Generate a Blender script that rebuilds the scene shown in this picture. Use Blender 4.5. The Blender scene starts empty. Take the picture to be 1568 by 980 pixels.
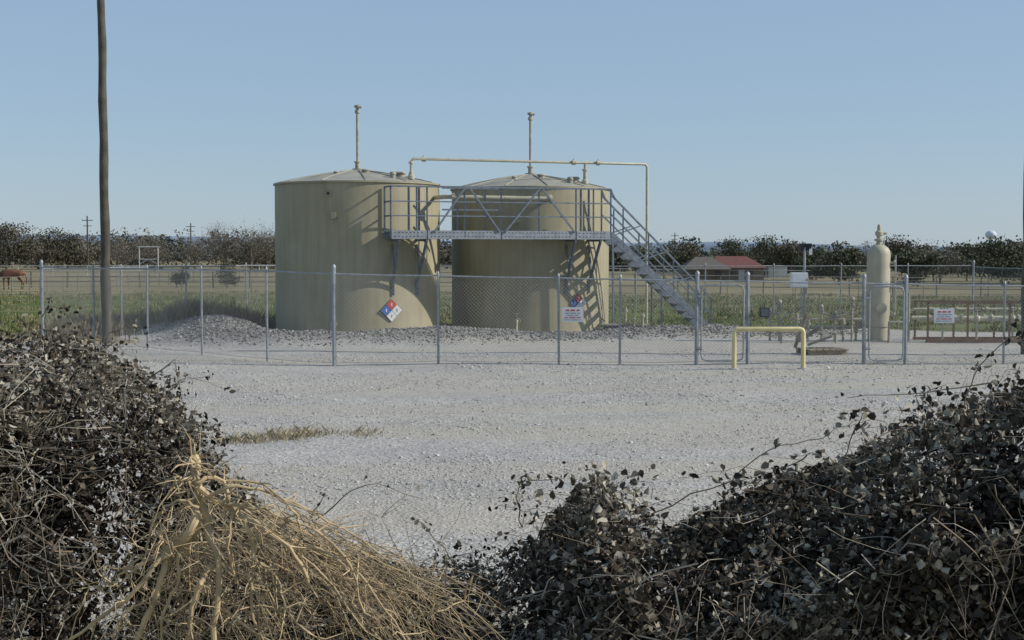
import bpy, math, random
import numpy as np
from mathutils import Vector, Matrix
rng = np.random.default_rng(7)
random.seed(7)
R = math.radians
scene = bpy.context.scene

# ---------------------------------------------------------------- materials
def mat(name, col, rough=0.7, var=0.15, scale=4.0, bump=0.0, metal=0.0, stain=None, bscale=None, streak=0.0):
    m = bpy.data.materials.new(name); m.use_nodes = True
    nt = m.node_tree; N = nt.nodes; L = nt.links
    b = N['Principled BSDF']
    b.inputs['Roughness'].default_value = rough
    b.inputs['Metallic'].default_value = metal
    geo = N.new('ShaderNodeNewGeometry')
    no = N.new('ShaderNodeTexNoise'); no.inputs['Scale'].default_value = scale
    no.inputs['Detail'].default_value = 6
    L.new(geo.outputs['Position'], no.inputs['Vector'])
    cr = N.new('ShaderNodeValToRGB')
    c = np.array(col)
    s = np.array(stain) if stain is not None else c*(1-var)
    cr.color_ramp.elements[0].position = 0.3
    cr.color_ramp.elements[1].position = 0.65
    cr.color_ramp.elements[0].color = (*s, 1)
    cr.color_ramp.elements[1].color = (*(c*(1+var*0.4)), 1)
    L.new(no.outputs['Fac'], cr.inputs['Fac'])
    last = cr.outputs['Color']
    if streak > 0:
        mp = N.new('ShaderNodeMapping'); mp.inputs['Scale'].default_value = (5, 5, .35)
        L.new(geo.outputs['Position'], mp.inputs['Vector'])
        n3 = N.new('ShaderNodeTexNoise'); n3.inputs['Scale'].default_value = 1.5; n3.inputs['Detail'].default_value = 5
        L.new(mp.outputs['Vector'], n3.inputs['Vector'])
        c3 = N.new('ShaderNodeValToRGB'); c3.color_ramp.elements[0].position = .3; c3.color_ramp.elements[1].position = .6
        v = 1-streak; c3.color_ramp.elements[0].color = (v, v*.98, v*.94, 1); c3.color_ramp.elements[1].color = (1, 1, 1, 1)
        L.new(n3.outputs['Fac'], c3.inputs['Fac'])
        mx = N.new('ShaderNodeMix'); mx.data_type = 'RGBA'; mx.blend_type = 'MULTIPLY'; mx.inputs[0].default_value = 1
        L.new(last, mx.inputs[6]); L.new(c3.outputs['Color'], mx.inputs[7]); last = mx.outputs[2]
    L.new(last, b.inputs['Base Color'])
    if bump > 0:
        n2 = N.new('ShaderNodeTexNoise'); n2.inputs['Scale'].default_value = bscale or scale*6
        n2.inputs['Detail'].default_value = 4
        L.new(geo.outputs['Position'], n2.inputs['Vector'])
        bp = N.new('ShaderNodeBump'); bp.inputs['Strength'].default_value = bump
        bp.inputs['Distance'].default_value = 0.02
        L.new(n2.outputs['Fac'], bp.inputs['Height'])
        L.new(bp.outputs['Normal'], b.inputs['Normal'])
    return m

def leafmat(name, stops, transl=0.25, rough=0.65):
    m = bpy.data.materials.new(name); m.use_nodes = True
    nt = m.node_tree; N = nt.nodes; L = nt.links
    b = N['Principled BSDF']; b.inputs['Roughness'].default_value = rough
    b.inputs['Specular IOR Level'].default_value = 0.25
    out = N['Material Output']
    at = N.new('ShaderNodeAttribute'); at.attribute_name = 'rnd'
    cr = N.new('ShaderNodeValToRGB'); e = cr.color_ramp.elements
    e[0].position = stops[0][0]; e[0].color = (*stops[0][1], 1)
    e[1].position = stops[-1][0]; e[1].color = (*stops[-1][1], 1)
    for p, c in stops[1:-1]:
        x = e.new(p); x.color = (*c, 1)
    L.new(at.outputs['Fac'], cr.inputs['Fac'])
    L.new(cr.outputs['Color'], b.inputs['Base Color'])
    if transl > 0:
        t = N.new('ShaderNodeBsdfTranslucent'); mx = N.new('ShaderNodeMixShader')
        mx.inputs['Fac'].default_value = transl
        L.new(cr.outputs['Color'], t.inputs['Color'])
        L.new(b.outputs['BSDF'], mx.inputs[1]); L.new(t.outputs['BSDF'], mx.inputs[2])
        L.new(mx.outputs['Shader'], out.inputs['Surface'])
    return m

# ---------------------------------------------------------------- mesh builder
class MB:
    def __init__(s): s.v=[]; s.f=[]; s.m=[]
    def add(s, vs, fs, mi=0):
        o=len(s.v); s.v.extend([tuple(p) for p in vs])
        for f in fs: s.f.append([i+o for i in f]); s.m.append(mi)
    def tube(s, pts, r, n=8, mi=0, caps=True):
        pts=[Vector(p) for p in pts]; k=len(pts)
        rs = r if isinstance(r,(list,tuple,np.ndarray)) else [r]*k
        t0=(pts[1]-pts[0]).normalized()
        up=Vector((0,0,1)) if abs(t0.z)<0.9 else Vector((1,0,0))
        a=t0.cross(up).normalized()
        vs=[]
        for i,p in enumerate(pts):
            if i==0: t=pts[1]-pts[0]
            elif i==k-1: t=pts[-1]-pts[-2]
            else: t=(pts[i+1]-p).normalized()+(p-pts[i-1]).normalized()
            if t.length<1e-9: t=t0
            t=t.normalized()
            a=(a-t*a.dot(t)); 
            if a.length<1e-6: a=t.orthogonal()
            a.normalize(); b=t.cross(a)
            for j in range(n):
                an=2*math.pi*j/n
                vs.append(p+(a*math.cos(an)+b*math.sin(an))*rs[i])
        fs=[]
        for i in range(k-1):
            for j in range(n):
                j2=(j+1)%n
                fs.append([i*n+j,i*n+j2,(i+1)*n+j2,(i+1)*n+j])
        if caps:
            fs.append(list(range(n))[::-1]); fs.append([(k-1)*n+j for j in range(n)])
        s.add(vs,fs,mi)
    def lathe(s, c, prof, n=24, mi=0):
        vs=[];fs=[]
        for r,z in prof:
            for j in range(n):
                an=2*math.pi*j/n
                vs.append((c[0]+r*math.cos(an),c[1]+r*math.sin(an),c[2]+z))
        for i in range(len(prof)-1):
            for j in range(n):
                j2=(j+1)%n
                fs.append([i*n+j,i*n+j2,(i+1)*n+j2,(i+1)*n+j])
        fs.append(list(range(n))[::-1]); fs.append([(len(prof)-1)*n+j for j in range(n)])
        s.add(vs,fs,mi)
    def box(s, c, size, mi=0, M=None):
        x,y,z=[q/2 for q in size]; M=M or Matrix.Identity(3); c=Vector(c)
        vs=[c+M@Vector((sx*x,sy*y,sz*z)) for sx in(-1,1) for sy in(-1,1) for sz in(-1,1)]
        s.add(vs,[[0,1,3,2],[4,6,7,5],[0,4,5,1],[2,3,7,6],[0,2,6,4],[1,5,7,3]],mi)
    def beam(s, a, b, w, h, mi=0):
        a=Vector(a); b=Vector(b); t=(b-a); L=t.length; t.normalize()
        side=t.cross(Vector((0,0,1)))
        if side.length<1e-4: side=Vector((1,0,0))
        side.normalize(); up=side.cross(t)
        M=Matrix((t,side,up)).transposed()
        s.box((a+b)/2,(L,w,h),mi,M)
    def sphere(s,c,r,mi=0,n=12):
        s.lathe(c,[(max(1e-3,r*math.sin(t)),-r*math.cos(t)) for t in np.linspace(0.05,math.pi-0.05,8)],n,mi)
    def build(s,name,mats,smooth=True,ang=0.7):
        me=bpy.data.meshes.new(name); me.from_pydata(s.v,[],s.f)
        for m in mats: me.materials.append(m)
        me.polygons.foreach_set('material_index',s.m)
        if smooth:
            me.polygons.foreach_set('use_smooth',[True]*len(s.f))
            me.set_sharp_from_angle(angle=ang)
        me.update()
        o=bpy.data.objects.new(name,me); scene.collection.objects.link(o); return o

def np_mesh(name, V, F, mats, rnd=None, mi=None, smooth=False):
    me=bpy.data.meshes.new(name); k=F.shape[1]
    me.vertices.add(len(V)); me.vertices.foreach_set('co',V.astype(np.float32).ravel())
    me.loops.add(F.size); me.loops.foreach_set('vertex_index',F.astype(np.int32).ravel())
    me.polygons.add(len(F)); me.polygons.foreach_set('loop_start',np.arange(len(F),dtype=np.int32)*k)
    try: me.polygons.foreach_set('loop_total',np.full(len(F),k,dtype=np.int32))
    except Exception: pass
    for m in mats: me.materials.append(m)
    if mi is not None: me.polygons.foreach_set('material_index',mi.astype(np.int32))
    me.update(calc_edges=True)
    if rnd is not None:
        a=me.attributes.new('rnd','FLOAT','FACE'); a.data.foreach_set('value',rnd.astype(np.float32))
    if smooth: me.polygons.foreach_set('use_smooth',[True]*len(F))
    me.validate()
    o=bpy.data.objects.new(name,me); scene.collection.objects.link(o); return o

def frames(n, rng):
    a=rng.normal(size=(n,3)); a/=np.linalg.norm(a,axis=1,keepdims=True)
    b=rng.normal(size=(n,3))
    b-=a*(a*b).sum(1,keepdims=True); b/=np.linalg.norm(b,axis=1,keepdims=True)
    c=np.cross(a,b); return a,b,c

def leaf_arrays(C, size, rng, narrow=1.0):
    n=len(C); a,b,c=frames(n,rng); s=size[:,None]
    wf=(rng.uniform(0.18,0.5,n)*narrow)[:,None]; cu=rng.uniform(-0.45,0.55,n)[:,None]; fo=rng.uniform(0.05,0.5,n)[:,None]
    v0=C-a*s*.5
    v1=C-a*s*.18+b*s*wf+c*s*fo; v2=C-a*s*.18-b*s*wf+c*s*fo
    v3=C+a*s*.22+b*s*wf*.8+c*s*(fo+cu*.5); v4=C+a*s*.22-b*s*wf*.8+c*s*(fo+cu*.5)
    v5=C+a*s*.6+c*s*cu
    V=np.stack([v0,v1,v2,v3,v4,v5],1).reshape(-1,3)
    base=np.arange(n)[:,None]*6
    F=np.concatenate([base+np.array([0,1,3,5]),base+np.array([0,5,4,2])],1).reshape(-1,4)
    return V,F
def quad_arrays(C,size,rng):
    n=len(C); a,b,c=frames(n,rng); s=size[:,None]*.5
    w=rng.uniform(.5,1,n)[:,None]
    V=np.stack([C-a*s,C+b*s*w+c*s*.2,C+a*s,C-b*s*w+c*s*.2],1).reshape(-1,3)
    F=np.arange(n*4).reshape(-1,4); return V,F

def sstep(a,b,x):
    t=np.clip((x-a)/(b-a),0,1); return t*t*(3-2*t)

_k=np.random.default_rng(3)
_W=[( _k.uniform(-1,1,2), _k.uniform(0,6.28)) for _ in range(14)]
def sn(x,y,s):
    r=0
    for (w,p) in _W: r=r+np.sin((x*w[0]+y*w[1])*s*2.2+p)
    return r/5.0

# ---------------------------------------------------------------- tank pad frame
T1=np.array([-4.62,42.7]); U=np.array([.945,.328]); Nn=np.array([.328,-.945])
def W(s,n,z): 
    p=T1+U*s+Nn*n; return Vector((p[0],p[1],z))

def berm_d(x,y):
    s=(x-T1[0])*U[0]+(y-T1[1])*U[1]; n=(x-T1[0])*Nn[0]+(y-T1[1])*Nn[1]
    ds=np.maximum(-3.3-s, s-12.5); dn=np.maximum(-4.5-n, n-3.7)
    d=np.where((ds>0)&(dn>0),np.hypot(ds,dn),np.maximum(ds,dn))
    return d+sn(x,y,.8)*.25, s
def berm_f(x,y):
    d,s=berm_d(x,y)
    return sstep(-1.2,.5,d)*(1-sstep(.8,3.4,d)), s
def H(x,y):
    x=np.asarray(x,float); y=np.asarray(y,float)
    far=-(0.55*sstep(45,125,y)+0.35*sstep(110,230,y)+0.4*sstep(220,380,y))
    far=far*(1+0.85*sstep(-15,40,x))
    far=far+sn(x,y,.03)*0.12*sstep(60,150,y)
    bf,s=berm_f(x,y)
    amp=.18+.30*sstep(0,-5.5,s)+.07*sn(x,y,.5)
    berm=amp*bf+bf*(.03*sn(x,y,2.1)+.02*sn(x,y,5.))
    near=.75*(1-sstep(3,8.2,y))
    lot=0.022*sn(x,y,.5)*(1-sstep(45,60,y))+0.006*sn(x,y,3.)*(1-sstep(40,60,y))
    return far+berm+near+lot
def Hf(x,y): return float(H(x,y))

# ---------------------------------------------------------------- ground sheet
def axis(dense_lo,dense_hi,step,lo,hi,g=1.09):
    a=list(np.arange(dense_lo,dense_hi,step)); st=step; p=a[-1]
    while p<hi: st*=g; p+=st; a.append(p)
    st=step;p=a[0]
    while p>lo: st*=g; p-=st; a.insert(0,p)
    return np.array(a)
xs=axis(-16,18,.2,-3500,3500); ys=axis(6,52,.2,-30,6000)
X,Y=np.meshgrid(xs,ys); Z=H(X,Y)
nx,ny=len(xs),len(ys)
V=np.stack([X,Y,Z],-1).reshape(-1,3)
i=np.arange(ny-1)[:,None]*nx+np.arange(nx-1)[None,:]
F=np.stack([i,i+1,i+nx+1,i+nx],-1).reshape(-1,4)

gm=bpy.data.materials.new('ground_gravel_and_pasture'); gm.use_nodes=True
nt=gm.node_tree; N=nt.nodes; L=nt.links; b=N['Principled BSDF']; b.inputs['Roughness'].default_value=.95
b.inputs['Specular IOR Level'].default_value=.1
geo=N.new('ShaderNodeNewGeometry')
def noise(scale,detail=5,vec=None,rough=.55):
    n=N.new('ShaderNodeTexNoise'); n.inputs['Scale'].default_value=scale; n.inputs['Detail'].default_value=detail
    n.inputs['Roughness'].default_value=rough
    L.new(vec or geo.outputs['Position'],n.inputs['Vector']); return n.outputs['Fac']
def ramp(fac,stops):
    c=N.new('ShaderNodeValToRGB'); e=c.color_ramp.elements
    e[0].position=stops[0][0]; e[0].color=(*stops[0][1],1); e[1].position=stops[-1][0]; e[1].color=(*stops[-1][1],1)
    for p,q in stops[1:-1]: z=e.new(p); z.color=(*q,1)
    L.new(fac,c.inputs['Fac']); return c.outputs['Color']
def mix(fac,a,b_,mode='MIX'):
    m=N.new('ShaderNodeMix'); m.data_type='RGBA'; m.blend_type=mode
    if isinstance(fac,float): m.inputs[0].default_value=fac
    else: L.new(fac,m.inputs[0])
    L.new(a,m.inputs[6]); L.new(b_,m.inputs[7]); return m.outputs[2]
def attr(n):
    a=N.new('ShaderNodeAttribute'); a.attribute_name=n; return a.outputs['Fac']
def mapping(sc):
    m=N.new('ShaderNodeMapping'); m.inputs['Scale'].default_value=sc
    L.new(geo.outputs['Position'],m.inputs['Vector']); return m.outputs['Vector']
vo=N.new('ShaderNodeTexVoronoi'); vo.inputs['Scale'].default_value=26
L.new(geo.outputs['Position'],vo.inputs['Vector'])
stone=ramp(vo.outputs['Color'],[(0,(.27,.255,.235)),(.5,(.41,.392,.365)),(1,(.54,.518,.48))])
big=ramp(noise(.6,9,None,.65),[(.3,(.80,.80,.80)),(.7,(1.10,1.09,1.07))])
grav=mix(1.0,stone,big,'MULTIPLY')
trk=ramp(noise(1.0,6,mapping((.06,.5,1))),[(.45,(0,0,0)),(.56,(1,1,1))])
dirt=ramp(noise(5,8),[(.3,(.37,.335,.275)),(.7,(.46,.42,.35))])
trkf=N.new('ShaderNodeMath'); trkf.operation='MULTIPLY'; trkf.inputs[1].default_value=.75
L.new(trk,trkf.inputs[0])
grav=mix(trkf.outputs[0],grav,dirt)
bermc=ramp(noise(3,8),[(.3,(.09,.088,.083)),(.7,(.20,.195,.18))])  # darker berm gravel, with some of the mound's shade put into the colour
grav=mix(attr('berm'),grav,bermc)
tan=ramp(noise(1,7,mapping((.06,.25,1)),.7),[(.3,(.15,.125,.07)),(.5,(.27,.225,.135)),(.7,(.37,.315,.20))])
grn=ramp(noise(1,7,mapping((.12,.5,1)),.7),[(.3,(.058,.078,.025)),(.5,(.10,.132,.042)),(.72,(.20,.185,.088))])
field=mix(attr('green'),tan,grn)
fine=ramp(noise(9,4),[(.3,(.7,.7,.7)),(.7,(1.2,1.2,1.2))])
field=mix(1.0,field,fine,'MULTIPLY')
col=mix(attr('gravel'),field,grav)
L.new(col,b.inputs['Base Color'])
bp=N.new('ShaderNodeBump'); bp.inputs['Strength'].default_value=.6; bp.inputs['Distance'].default_value=.02
L.new(vo.outputs['Distance'],bp.inputs['Height'])
bp2=N.new('ShaderNodeBump'); bp2.inputs['Strength'].default_value=.45; bp2.inputs['Distance'].default_value=.05
L.new(noise(4,7),bp2.inputs['Height']); L.new(bp.outputs['Normal'],bp2.inputs['Normal'])
L.new(bp2.outputs['Normal'],b.inputs['Normal'])

g=np_mesh('ground',V,F,[gm],smooth=True)
def gravel_mask(x,y):
    s=(x-T1[0])*U[0]+(y-T1[1])*U[1]
    pad=sstep(-7.2,-6.4,s+.5*sn(x,y,.9))*(1-sstep(42.6,43.6,y+.6*sn(x,y,.9)))*(1-sstep(19,20,x))
    lot=(1-sstep(-.4,.4,(y-(37.6+.05*x))+.7*sn(x,y,.7)))
    lot=lot*sstep(8.0,9.3,y+.5*sn(x,y,1.3))
    lot=lot*sstep(-24,-22,x)
    return np.clip(np.maximum(pad*sstep(36,37,y),lot),0,1)
def green_mask(x,y):
    gl=sstep(40,44,y)*(1-sstep(80,100,y+10*sn(x,y,.05)))
    gr=gl*(1-.35*sstep(5,12,x))
    return np.clip(gr*(.9+.25*sn(x,y,.2))+.12,0,1)
me=g.data
for nm,fn in (('gravel',gravel_mask),('green',green_mask),('berm',lambda x,y: np.clip(berm_f(x,y)[0]*1.2,0,.92)*(1-.35*sstep(-8,-4,x))*(1-.55*sstep(3,8,x))*sstep(34,36,y))):  # berm darkening strongest at the left end, painting its shaded side
    a=me.attributes.new(nm,'FLOAT','POINT'); a.data.foreach_set('value',fn(V[:,0],V[:,1]).astype(np.float32))

def stones(name,px,py,sz,stops):
    n=len(px)
    oct_=np.array([[1,0,0],[0,1,0],[-1,0,0],[0,-1,0],[0,0,.7],[0,0,-.7]],float)
    ang=rng.uniform(0,6.28,n); sc=rng.uniform(.6,1.4,(n,3))*sz[:,None]
    P=oct_[None]*sc[:,None,:]+rng.normal(0,.18,(n,6,3))*sz[:,None,None]
    ca,sa=np.cos(ang)[:,None],np.sin(ang)[:,None]
    P=np.stack([P[...,0]*ca-P[...,1]*sa,P[...,0]*sa+P[...,1]*ca,P[...,2]],-1)
    P+=np.stack([px,py,H(px,py)+sz*.2],-1)[:,None,:]
    f8=np.array([[0,1,4],[1,2,4],[2,3,4],[3,0,4],[1,0,5],[2,1,5],[3,2,5],[0,3,5]])
    Fs=(np.arange(n)[:,None,None]*6+f8[None]).reshape(-1,3)
    np_mesh(name,P.reshape(-1,3),Fs,[leafmat(name+'_mat',stops,0,.9)],rnd=np.repeat(rng.random(n),8))
n=110000
py=9+ (rng.random(n)**1.25)*26; px=(rng.random(n)*2-1)*(py*.38+1.5)
keep=(gravel_mask(px,py)>.5)&(sn(px,py*2.2,.45)+rng.normal(0,.5,n)>-.1)
px,py=px[keep],py[keep]
stones('gravel_stones',px,py,rng.uniform(.005,.015,len(px))*(1+.9*(rng.random(len(px))>.96))*(1+.3*sstep(14,30,py)),[(0,(.27,.255,.235)),(.5,(.42,.40,.37)),(1,(.60,.58,.54))])
n=70000; px=rng.uniform(-15,17,n); py=rng.uniform(33,43,n); k=(rng.random(n)<berm_f(px,py)[0]*1.1)&(gravel_mask(px,py)>.5)
px,py=px[k],py[k]
stones('berm_gravel',px,py,rng.uniform(.015,.045,len(px)),[(0,(.09,.088,.083)),(.5,(.20,.193,.18)),(1,(.42,.405,.375))])

# ---------------------------------------------------------------- tanks
tankm=mat('tank_beige_paint',(.345,.313,.212),.6,.10,.9,.05,stain=(.30,.27,.178),streak=.14)
roofm=mat('tank_roof_paint',(.32,.305,.245),.7,.2,2)
galv=mat('galvanised_steel',(.31,.33,.35),.5,.25,8,metal=.3)
galvd=mat('walkway_steel',(.17,.20,.235),.5,.3,8,metal=.3)
dark=mat('dark_metal',(.05,.05,.05),.6)
white=mat('white_paint',(.70,.71,.71),.5,.08)
red=mat('sign_red',(.5,.06,.04),.5,.05); blue=mat('sign_blue',(.04,.12,.4),.5,.05)
yel=mat('yellow_barrier_paint',(.66,.57,.29),.5,.15,6)
pipeb=mat('pipe_beige_paint',(.46,.43,.32),.5,.2,6)
pipeg=mat('weathered_pipe_paint',(.36,.33,.25),.65,.35,6)

def tank(name,cx,cy,zb,zt,R0,apex):
    m=MB(); n=96
    m.lathe((cx,cy,zb),[(R0,0),(R0,zt-zb-.05),(R0+.045,zt-zb-.045),(R0+.045,zt-zb)],n,0)
    prof=[(R0+.03,zt-zb+.003),(R0-.02,zt-zb+.012)]
    for t in (.25,.5,.75): prof.append((R0*(1-t),(zt-zb)+(apex-zt)*(1-(1-t)**1.35)))
    prof.append((.25,apex-zb)); prof.append((.02,apex-zb+.01))
    m.lathe((cx,cy,zb),prof,n,3)
    for k in range(12):
        a=2*math.pi*k/12+.2
        pts=[]
        for t in np.linspace(.02,.9,6):
            z=zt+(apex-zt)*(1-(1-t)**1.35)+.012
            pts.append((cx+math.cos(a)*R0*(1-t),cy+math.sin(a)*R0*(1-t),z))
        m.tube(pts,.018,5,3)
    tz=apex+1.88
    m.tube([(cx,cy,apex-.1),(cx,cy,tz-.08)],.038,10,1)
    m.lathe((cx,cy,apex),[(.16,0),(.16,.04),(.07,.05),(.07,.22),(.1,.22),(.1,.26),(.05,.27)],14,1)
    m.lathe((cx,cy,tz-.2),[(.05,0),(.075,.02),(.075,.09),(.045,.1),(.045,.16),(.09,.19),(.09,.24),(.03,.26)],12,1)
    m.box((cx+.05,cy-.03,tz-.02),(.16,.06,.06),1)
    for (a,rr,hr,hh) in ((-1.2,.9,.13,.12),(-.5,1.5,.2,.16),(-2.0,1.2,.09,.1),(.4,1.4,.12,.14),(-.9,1.9,.1,.2)):
        x=cx+rr*math.cos(a); y=cy+rr*math.sin(a); z=zt+(apex-zt)*(1-(rr/R0)**1.35)-.03
        m.lathe((x,y,z),[(hr*.8,0),(hr*.8,hh*.6),(hr,hh*.62),(hr,hh*.75),(hr*.8,hh),(.01,hh*1.05)],14,3)
    def on(a,z,r,l,mi=0,rr=None):
        d=Vector((math.sin(a),-math.cos(a),0)); p=Vector((cx,cy,z))+d*R0
        m.tube([p-d*.05,p+d*l],r,14,mi)
        return p,d
    p,d=on(-.23,zt-.36,.085,.05,0); m.tube([p+d*.05,p+d*.056],.05,12,2)
    p,d=on(-.17,zt-.98,.07,.03,0); m.box(p+d*.04,(.14,.05,.2),0)
    p,d=on(-.16,zb+.45,.05,.16,1); m.tube([p+d*.16,p+d*.2],.1,12,1)
    m.tube([p+d*.2,p+d*.3],.05,10,1); m.tube([p+d*.25,p+d*.25+Vector((0,0,.22))],.012,6,1)
    m.tube([p+d*.25+Vector((-.07,0,.22)),p+d*.25+Vector((.07,0,.22))],.012,6,1)
    m.tube([p+d*.3,p+d*.34,p+d*.34+Vector((0,0,-.45))],.045,10,1)
    return m.build(name,[tankm,pipeg,dark,roofm])
t1=(-4.62,42.7); t2=(.57,44.5)
tank('oil_storage_tank',*t1,-.1,4.4,2.45,4.83)
tank('oil_storage_tank',*t2,-.1,4.33,2.45,4.79)

# overhead vapour pipe
m=MB(); zp=5.09
a=W(1.2,1.69,4.6); m.tube([a,(a.x,a.y,zp-.08),W(1.28,1.69,zp),W(8.71,1.52,zp),W(8.79,1.5,zp-.08),W(8.79,1.5,.0)],.042,10,0)
for z in (4.62,4.95): m.lathe((a.x,a.y,z),[(.04,0),(.075,.0),(.075,.05),(.04,.05)],12,0)
m.lathe((a.x,a.y,4.5),[(.1,0),(.1,.1),(.06,.14),(.06,.22)],12,0)
c=W(6.7,1.56,zp); m.tube([c,c-Vector((0,0,.75))],.042,10,0)
m.lathe((c.x,c.y,4.45),[(.1,0),(.1,.1),(.06,.14),(.06,.4),(.09,.4),(.09,.45),(.04,.46)],12,0)
for s in (1.6,6.3,7.1):
    p=W(s,1.62,zp); q=Vector((U[0],U[1],0))
    m.tube([p-q*.05,p+q*.05],.075,12,0); m.tube([p,p+Vector((0,0,.12))],.02,6,0)
p=W(8.79,1.5,2.6); m.lathe((p.x,p.y,2.6),[(.04,0),(.07,0),(.07,.05),(.04,.05)],12,0)
m.tube([W(1.9,1.2,3.98),W(2.1,2.3,3.98),W(5.2,2.72,3.94)],.065,10,0)
m.tube([W(2.25,2.3,3.96),W(2.33,2.32,3.96)],.12,12,0); m.tube([W(5.1,2.7,3.94),W(5.18,2.71,3.94)],.12,12,0)
m.tube([W(5.15,2.71,3.94),W(5.15,2.2,3.94)],.065,10,0)
m.build('vapor_vent_pipe',[pipeb])

# walkway and stairs
m=MB(); zd=2.95; n0,n1=2.5,3.2; s0,s1=.2,6.85; rt=4.22
m.beam(W(s0,(n0+n1)/2,zd),W(s1,(n0+n1)/2,zd),.70,.04,0)
Uv=Vector((U[0],U[1],0))
for nn in (n0,n1):
    ss=[s0,1.25,3.45,5.75,s1]
    for a_,b_ in zip(ss[:-1],ss[1:]):
        m.beam(W(a_+.02,nn,zd-.08),W(b_-.02,nn,zd-.08),.05,.24,1)
        k=a_+.12
        while k<b_-.12 and nn==n1:
            for zz in (-.02,-.13):
                c=W(k,nn+.027,zd+zz); m.beam(c-Uv*.02,c+Uv*.02,.004,.025,2)
            k+=.11
    posts=[s0,.95,1.25,2.35,3.45,4.6,5.75,6.3,s1]
    if nn==n0: posts=[s0,s1]+[2.35,3.2]
    for s in posts: m.beam(W(s,nn,zd-.15),W(s,nn,rt),.045,.045,0)
    if nn==n1:
        for z in (rt,zd+.85,zd+.45): m.beam(W(s0,nn+.03,z),W(s1,nn+.03,z),.035,.05 if z==rt else .035,0)
    else:
        for z in (rt,zd+.65): m.beam(W(1.9,nn,z),W(3.6,nn,z),.035,.045,0)
for z in (rt,zd+.85,zd+.45): m.beam(W(s0,n0,z),W(s0,n1,z),.035,.045,0)
for a_,b_ in ((2.35,1.45),(2.5,3.4),(4.6,3.55),(4.7,5.7)):
    m.beam(W(a_,n1+.05,rt-.03),W(b_,n1+.05,zd),.04,.05,0)
for s in (.75,1.05,5.95,6.2):
    m.beam(W(s,n1-.12,zd),W(s,n1-.12,rt+.02),.06,.06,0)
for (sc,ctr) in ((.45,0),(1.25,0),(5.75,5.49),(6.55,5.49)):
    off=sc-ctr; nb=math.sqrt(2.45**2-min(off,2.2)**2)
    m.beam(W(sc,n1-.02,zd-.2),W(sc-.02,nb+.03,1.35),.06,.07,0)
    m.beam(W(sc,nb+.03,1.15),W(sc,nb+.03,1.6),.09,.05,0)
    m.beam(W(sc,n1,zd-.22),W(sc,nb,zd-.22),.05,.08,0)
    m.beam(W(sc,nb+.25,1.75),W(sc,nb+.02,2.6),.04,.04,0)
run=3.3; zb=.02
def st(t,nn,dz=0): return W(s1+run*t,nn,zd-.05+(zb-(zd-.05))*t+dz)
for nn in (n0,n1):
    m.beam(st(0,nn),st(1,nn),.04,.2,0)
    m.beam(W(s1,nn,rt),st(0.04,nn,1.14),.04,.045,0)
    m.beam(st(.0,nn,1.17),st(1,nn,.98),.04,.05,0)
    m.beam(st(.0,nn,.6),st(1,nn,.5),.035,.04,0)
    for t in (.12,.37,.62,.87): m.beam(st(t,nn,-.05),st(t,nn,1.1),.04,.04,0)
    m.beam(st(1,nn,.98),st(1,nn,.0),.04,.04,0)
    for t in (.04,.3,.56):
        m.beam(st(t,nn,.1),st(t+.24,nn,1.05),.03,.035,0)
for k in range(13):
    t=(k+.5)/13; c=st(t,(n0+n1)/2,.02)
    m.beam(W(s1+run*t,n0,c.z),W(s1+run*t,n1,c.z),.24,.04,1)
m.beam(st(.02,n1,-.1),W(s1+.1,n1,0),.05,.05,0)
m.beam(st(.5,n1,-.1),W(s1+run*.5,n1,0),.05,.05,0); m.beam(st(.5,n0,-.1),W(s1+run*.5,n0,0),.05,.05,0)
m.build('steel_catwalk_stairs',[galvd,galv,dark])

def diamond(cx,cy,a,z,half):
    d=Vector((math.sin(a),-math.cos(a),0)); sx=Vector((math.cos(a),math.sin(a),0)); up=Vector((0,0,1))
    c=Vector((cx,cy,z))+d*(2.45+.035); m=MB(); h=half
    M=Matrix((sx,d,up)).transposed()@Matrix.Rotation(R(45),3,'Y')
    m.box(c-d*.012,(h*1.44,.012,h*1.44),3,M)
    q=h*.36
    for k,(du,dv,mi) in enumerate(((0,1,1),(-1,0,2),(1,0,0),(0,-1,0))):
        cc=c+sx*du*h*.5+up*dv*h*.5
        m.box(cc+d*.004,(q*1.86,.012,q*1.86),mi,M)
        mark=3 if mi==0 else 0
        m.box(cc+d*.013,(.03,.006,.09),mark,Matrix((sx,d,up)).transposed())
    m.build('hazard_diamond_sign',[white,red,blue,mat('sign_edge',(.25,.25,.25))],smooth=False)
diamond(*t1,math.asin(1.17/2.45),.72,.33)
diamond(*t2,math.asin(1.40/2.45),.86,.30)

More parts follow.
